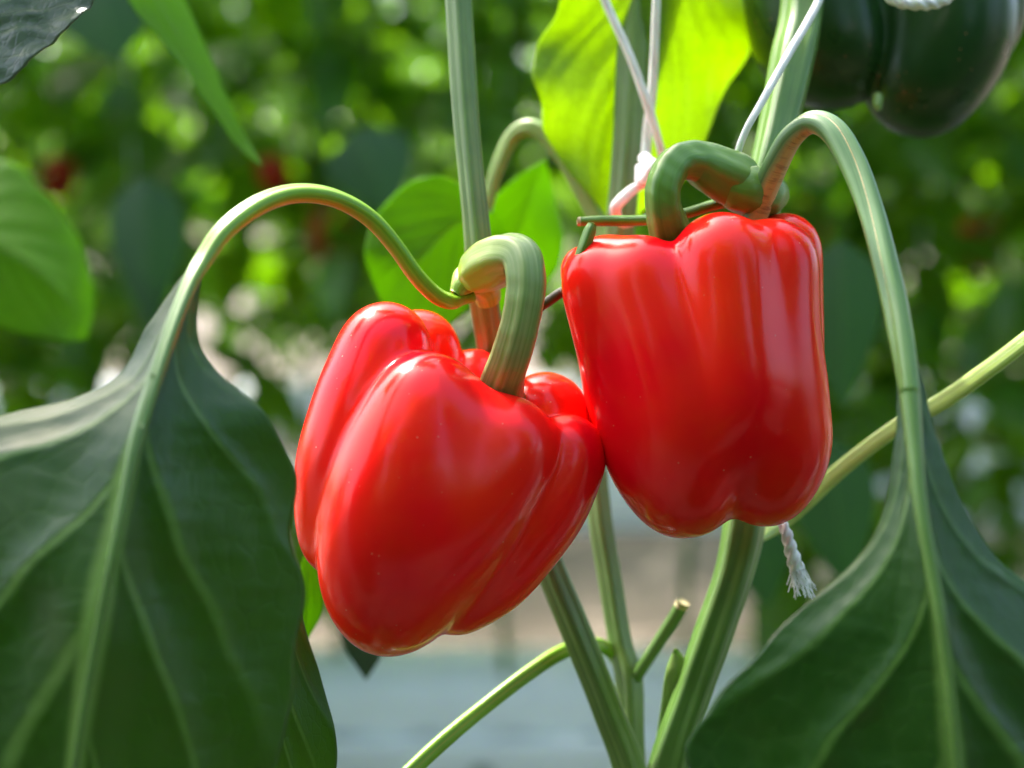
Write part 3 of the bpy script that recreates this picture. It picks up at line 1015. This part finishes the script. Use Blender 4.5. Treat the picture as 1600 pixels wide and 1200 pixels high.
# ================================================================== TWIGS
t = px_tube('twig', [(905, 346, D0 + .012, 7), (940, 345, D0 + .012, 8.5), (1010, 344, D0 + .014, 8.5), (1065, 335, D0 + .016, 8.5), (1110, 322, D0 + .018, 9), (1150, 312, D0 + .02, 10)], M['twig'], None, n=50, m=16)
px_tube('cut_end', [(907, 346, D0 + .012, 7.6), (902, 346, D0 + .012, 6.5)], M['cut'], t, n=4, m=16)
tag(t, 'thin green cut side stalk lying level behind the hooked stalk of the upright pepper', 'twig')
t = px_tube('twig', [(905, 405, D0 - .004, 8), (913, 385, D0 - .005, 9), (921, 362, D0 - .005, 9), (926, 349, D0 - .005, 6)], M['twig'], None, n=24, m=16, ribs=4, rib=.12)
tag(t, 'short ribbed green stub standing on the left shoulder of the upright pepper', 'twig')
t = px_tube('twig', [(840, 482, D0 + .012, 8), (858, 470, D0 + .012, 8), (872, 460, D0 + .012, 8), (888, 450, D0 + .014, 7)], M['twig_dark'], None, n=20, m=14)
tag(t, 'dark short twig bridging the gap between the two peppers', 'twig')

# ================================================================== TWINES
def twine(rows, label, n=60):
    o = px_tube('twine', rows, M['twine'], None, n=n, m=16, ribs=0, rib=0, twist=3)
    return tag(o, label, 'twine')


twine([(1330, -120, D0 + .05, 5.6), (1280, 0, D0 + .035, 6.4), (1235, 80, D0 + .02, 6.4), (1190, 160, D0 + .01, 6.0), (1165, 205, D0 + .008, 5.6), (1152, 245, D0 + .012, 5.6), (1160, 275, D0 + .03, 5.6)],
      'white twine slanting across the right stem down to the joint of the upright pepper', 110)
tn = thing('twine', 'white twine crossing behind the hooked stalk, knotted at the middle stem', 'twine', None, tuple(P(1008, 265, D0 + .06)))
px_tube('strand', [(900, -110, D0 + .07, 6.4), (945, 0, D0 + .065, 6.4), (985, 90, D0 + .06, 6.8), (1012, 165, D0 + .058, 7.2), (1030, 225, D0 + .06, 6.4), (1045, 290, D0 + .07, 6.4)], M['twine'], tn, n=110, m=16, ribs=0, rib=0, twist=3)
px_tube('strand', [(1030, -110, D0 + .06, 6.4), (1026, 0, D0 + .06, 6.4), (1020, 130, D0 + .062, 7.2), (1012, 200, D0 + .064, 8.0), (1008, 262, D0 + .062, 8.0)], M['twine'], tn, n=110, m=16, ribs=0, rib=0, twist=3)
px_tube('knot', [(1004, 245, D0 + .058, 8.8), (1018, 262, D0 + .052, 12.8), (1006, 282, D0 + .052, 12.0), (1000, 262, D0 + .056, 9.6)], M['twine'], tn, n=40, m=20, lump=.12, lumpf=700)
px_tube('loop', [(1008, 285, D0 + .055, 8.0), (985, 300, D0 + .052, 8.8), (962, 325, D0 + .05, 8.8), (975, 350, D0 + .055, 8.0), (1010, 340, D0 + .065, 7.2)], M['twine'], tn, n=50, m=16, flat=.6, lump=.08)
settle(tn)
te = thing('twine', 'frayed white twine end hanging under the upright pepper', 'twine', None, tuple(P(1220, 815, D0 + .02)))
px_tube('strand', [(1212, 800, D0 + .03, 6), (1226, 825, D0 + .02, 8), (1236, 860, D0 + .018, 10), (1245, 890, D0 + .018, 12)], M['twine'], te, n=50, m=16, ribs=3, rib=.15, twist=14)
V, Fc = [], []
r2 = random.Random(3)
for i in range(46):
    a = P(1243 + r2.uniform(-10, 10), 882 + r2.uniform(-6, 6), D0 + .018 + r2.uniform(-.002, .002))
    b = P(1250 + r2.uniform(-22, 26), 922 + r2.uniform(-14, 16), D0 + .018 + r2.uniform(-.004, .004))
    m_ = (a + b) / 2 + np.array([r2.uniform(-.001, .001), 0, 0])
    k0 = len(V)
    for c_ in (a, m_, b):
        for q_ in range(3):
            an = q_ * 2.094
            V.append(c_ + .00022 * np.array([math.cos(an), math.sin(an), 0]))
    for s_ in range(2):
        for q_ in range(3):
            n_ = (q_ + 1) % 3
            Fc.append((k0 + s_ * 3 + q_, k0 + s_ * 3 + n_, k0 + s_ * 3 + 3 + n_, k0 + s_ * 3 + 3 + q_))
mesh_obj('fray', V, Fc, plain_mat('fray_white', (.86, .85, .86), (.80, .79, .80)), te, smooth=False)
settle(te)
t = px_tube('twine', [(1370, -30, D0 + .04, 8), (1395, -2, D0 + .038, 9), (1435, 6, D0 + .036, 10), (1475, 0, D0 + .038, 9), (1510, -30, D0 + .04, 8)], M['twine'], None, n=60, m=16, ribs=3, rib=.12, twist=20)
tag(t, 'slack white twine loop sagging over the dark green pepper', 'twine')

# ================================================================== NEIGHBOURING PLANT, leaves left and top
pd = plant('neighbouring pepper plant with the smooth leaf at the left edge and the narrow drooping leaf', P(-140, 1250, .62))
px_tube('stem', [(-120, -400, .62, 20), (-140, 200, .62, 20), (-130, 700, .62, 22), (-140, 1300, .62, 24)], M['stem'], pd, n=60, m=24, ribs=5, rib=.08)
px_blade('leaf', [
    (-130, 330, 0.7, -132, 330, 0.7, -128, 330, 0.7),
    (-80, 345, 0.7, -90, 420, 0.69, -60, 250, 0.73),
    (-20, 375, 0.7, -50, 490, 0.69, 20, 255, 0.735),
    (40, 410, 0.7, 0, 515, 0.69, 90, 320, 0.735),
    (90, 450, 0.702, 60, 528, 0.692, 135, 400, 0.735),
    (120, 490, 0.705, 100, 534, 0.694, 150, 470, 0.73),
    (135, 528, 0.71, 134, 529, 0.71, 136, 529, 0.71)],
    M['leaf_mid'], pd, nv=6, slope=.5, quilt=.001, nt=90, nsd=20, label='smooth green leaf at the left edge')
px_blade('leaf', [
    (215, -60, 0.625, 180, -60, 0.61, 255, -60, 0.638),
    (240, 0, 0.622, 200, 0, 0.61, 285, 0, 0.638),
    (275, 60, 0.62, 235, 45, 0.61, 318, 68, 0.636),
    (315, 120, 0.62, 290, 112, 0.61, 345, 128, 0.634),
    (352, 180, 0.62, 336, 176, 0.61, 372, 186, 0.632),
    (378, 222, 0.62, 368, 224, 0.61, 390, 222, 0.63),
    (410, 260, 0.62, 409, 260, 0.62, 411, 260, 0.62)],
    M['leaf_mid'], pd, nv=6, slope=.5, quilt=.001, nt=80, nsd=14, label='narrow drooping leaf ending in a pointed tip at upper left')
px_blade('leaf', [
    (-200, 60, .50, -202, 60, .50, -198, 60, .50),
    (-120, 40, .50, -140, 150, .49, -100, -80, .51),
    (-40, 20, .50, -40, 140, .49, -40, -120, .51),
    (30, -10, .50, 62, 84, .49, 20, -140, .51),
    (100, -50, .50, 130, 16, .49, 80, -150, .51),
    (190, -100, .50, 191, -99, .50, 190, -101, .50)],
    M['leaf_grey'], pd, nv=7, slope=.5, quilt=.001, crinkle=.0011, nt=110, nsd=24, label='crinkled leaf with grey sheen in the upper left corner')
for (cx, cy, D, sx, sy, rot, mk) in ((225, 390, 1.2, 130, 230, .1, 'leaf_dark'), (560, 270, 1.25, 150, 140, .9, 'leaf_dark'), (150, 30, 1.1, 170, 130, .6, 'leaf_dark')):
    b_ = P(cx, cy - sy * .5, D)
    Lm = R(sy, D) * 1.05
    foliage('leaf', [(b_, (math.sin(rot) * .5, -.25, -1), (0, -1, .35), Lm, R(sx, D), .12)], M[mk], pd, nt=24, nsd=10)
settle(pd)
pe = plant('neighbouring pepper plant with dark leaves behind the upright pepper', P(1360, 1250, .80))
px_tube('stem', [(1700, -300, .8, 13), (1720, 300, .8, 13), (1690, 800, .8, 14), (1680, 1300, .8, 16)], M['stem_low'], pe, n=60, m=24, ribs=5, rib=.08)
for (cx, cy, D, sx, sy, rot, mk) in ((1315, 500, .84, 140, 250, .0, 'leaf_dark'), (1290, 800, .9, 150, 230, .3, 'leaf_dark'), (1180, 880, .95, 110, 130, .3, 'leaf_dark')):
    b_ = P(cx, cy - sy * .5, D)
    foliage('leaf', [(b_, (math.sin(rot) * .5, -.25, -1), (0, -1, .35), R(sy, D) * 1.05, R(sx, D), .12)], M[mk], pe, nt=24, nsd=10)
settle(pe)

# unseen leaves added above the frame to shade the two big hanging leaves
def shade_leaves(parent, targets, seed):
    r = random.Random(seed)
    specs = []
    for (px, py, D, dist, L) in targets:
        T = P(px, py, D) + sun_dir * dist
        a = r.uniform(0, 6.28)
        d = np.array([math.cos(a), math.sin(a), -.25])
        specs.append((T - d * L * .5, d, (r.uniform(-.2, .2), -.15, 1), L, L * .62, .12))
    o = foliage('added_shade_leaves', specs, M['leaf_mid'], parent, nt=20, nsd=8)
    o.matrix_parent_inverse = Matrix.Translation(-Vector(parent.location))
    return o


shade_leaves(pa, [(-60, 700, .39, .28, .09), (120, 680, .39, .30, .085), (300, 740, .40, .32, .07), (-60, 850, .39, .33, .09), (110, 860, .385, .36, .09), (290, 880, .40, .34, .08), (400, 860, .41, .37, .06), (0, 1000, .385, .38, .09),
                  (200, 1010, .385, .40, .09), (370, 1020, .41, .42, .075), (60, 1130, .385, .44, .09), (230, 1170, .40, .46, .09), (390, 1180, .41, .48, .08), (255, 600, .40, .29, .06), (-120, 1150, .39, .43, .09)], 5)
shade_leaves(pb, [(1430, 800, .40, .30, .08), (1310, 950, .40, .34, .08), (1460, 930, .40, .36, .08), (1240, 1070, .40, .40, .08), (1400, 1080, .39, .42, .09), (1560, 1060, .40, .44, .09), (1180, 1190, .4, .47, .08), (1340, 1190, .39, .46, .09),
                  (1500, 1190, .39, .49, .09), (1600, 950, .4, .38, .08), (1420, 640, .41, .27, .05)], 6)
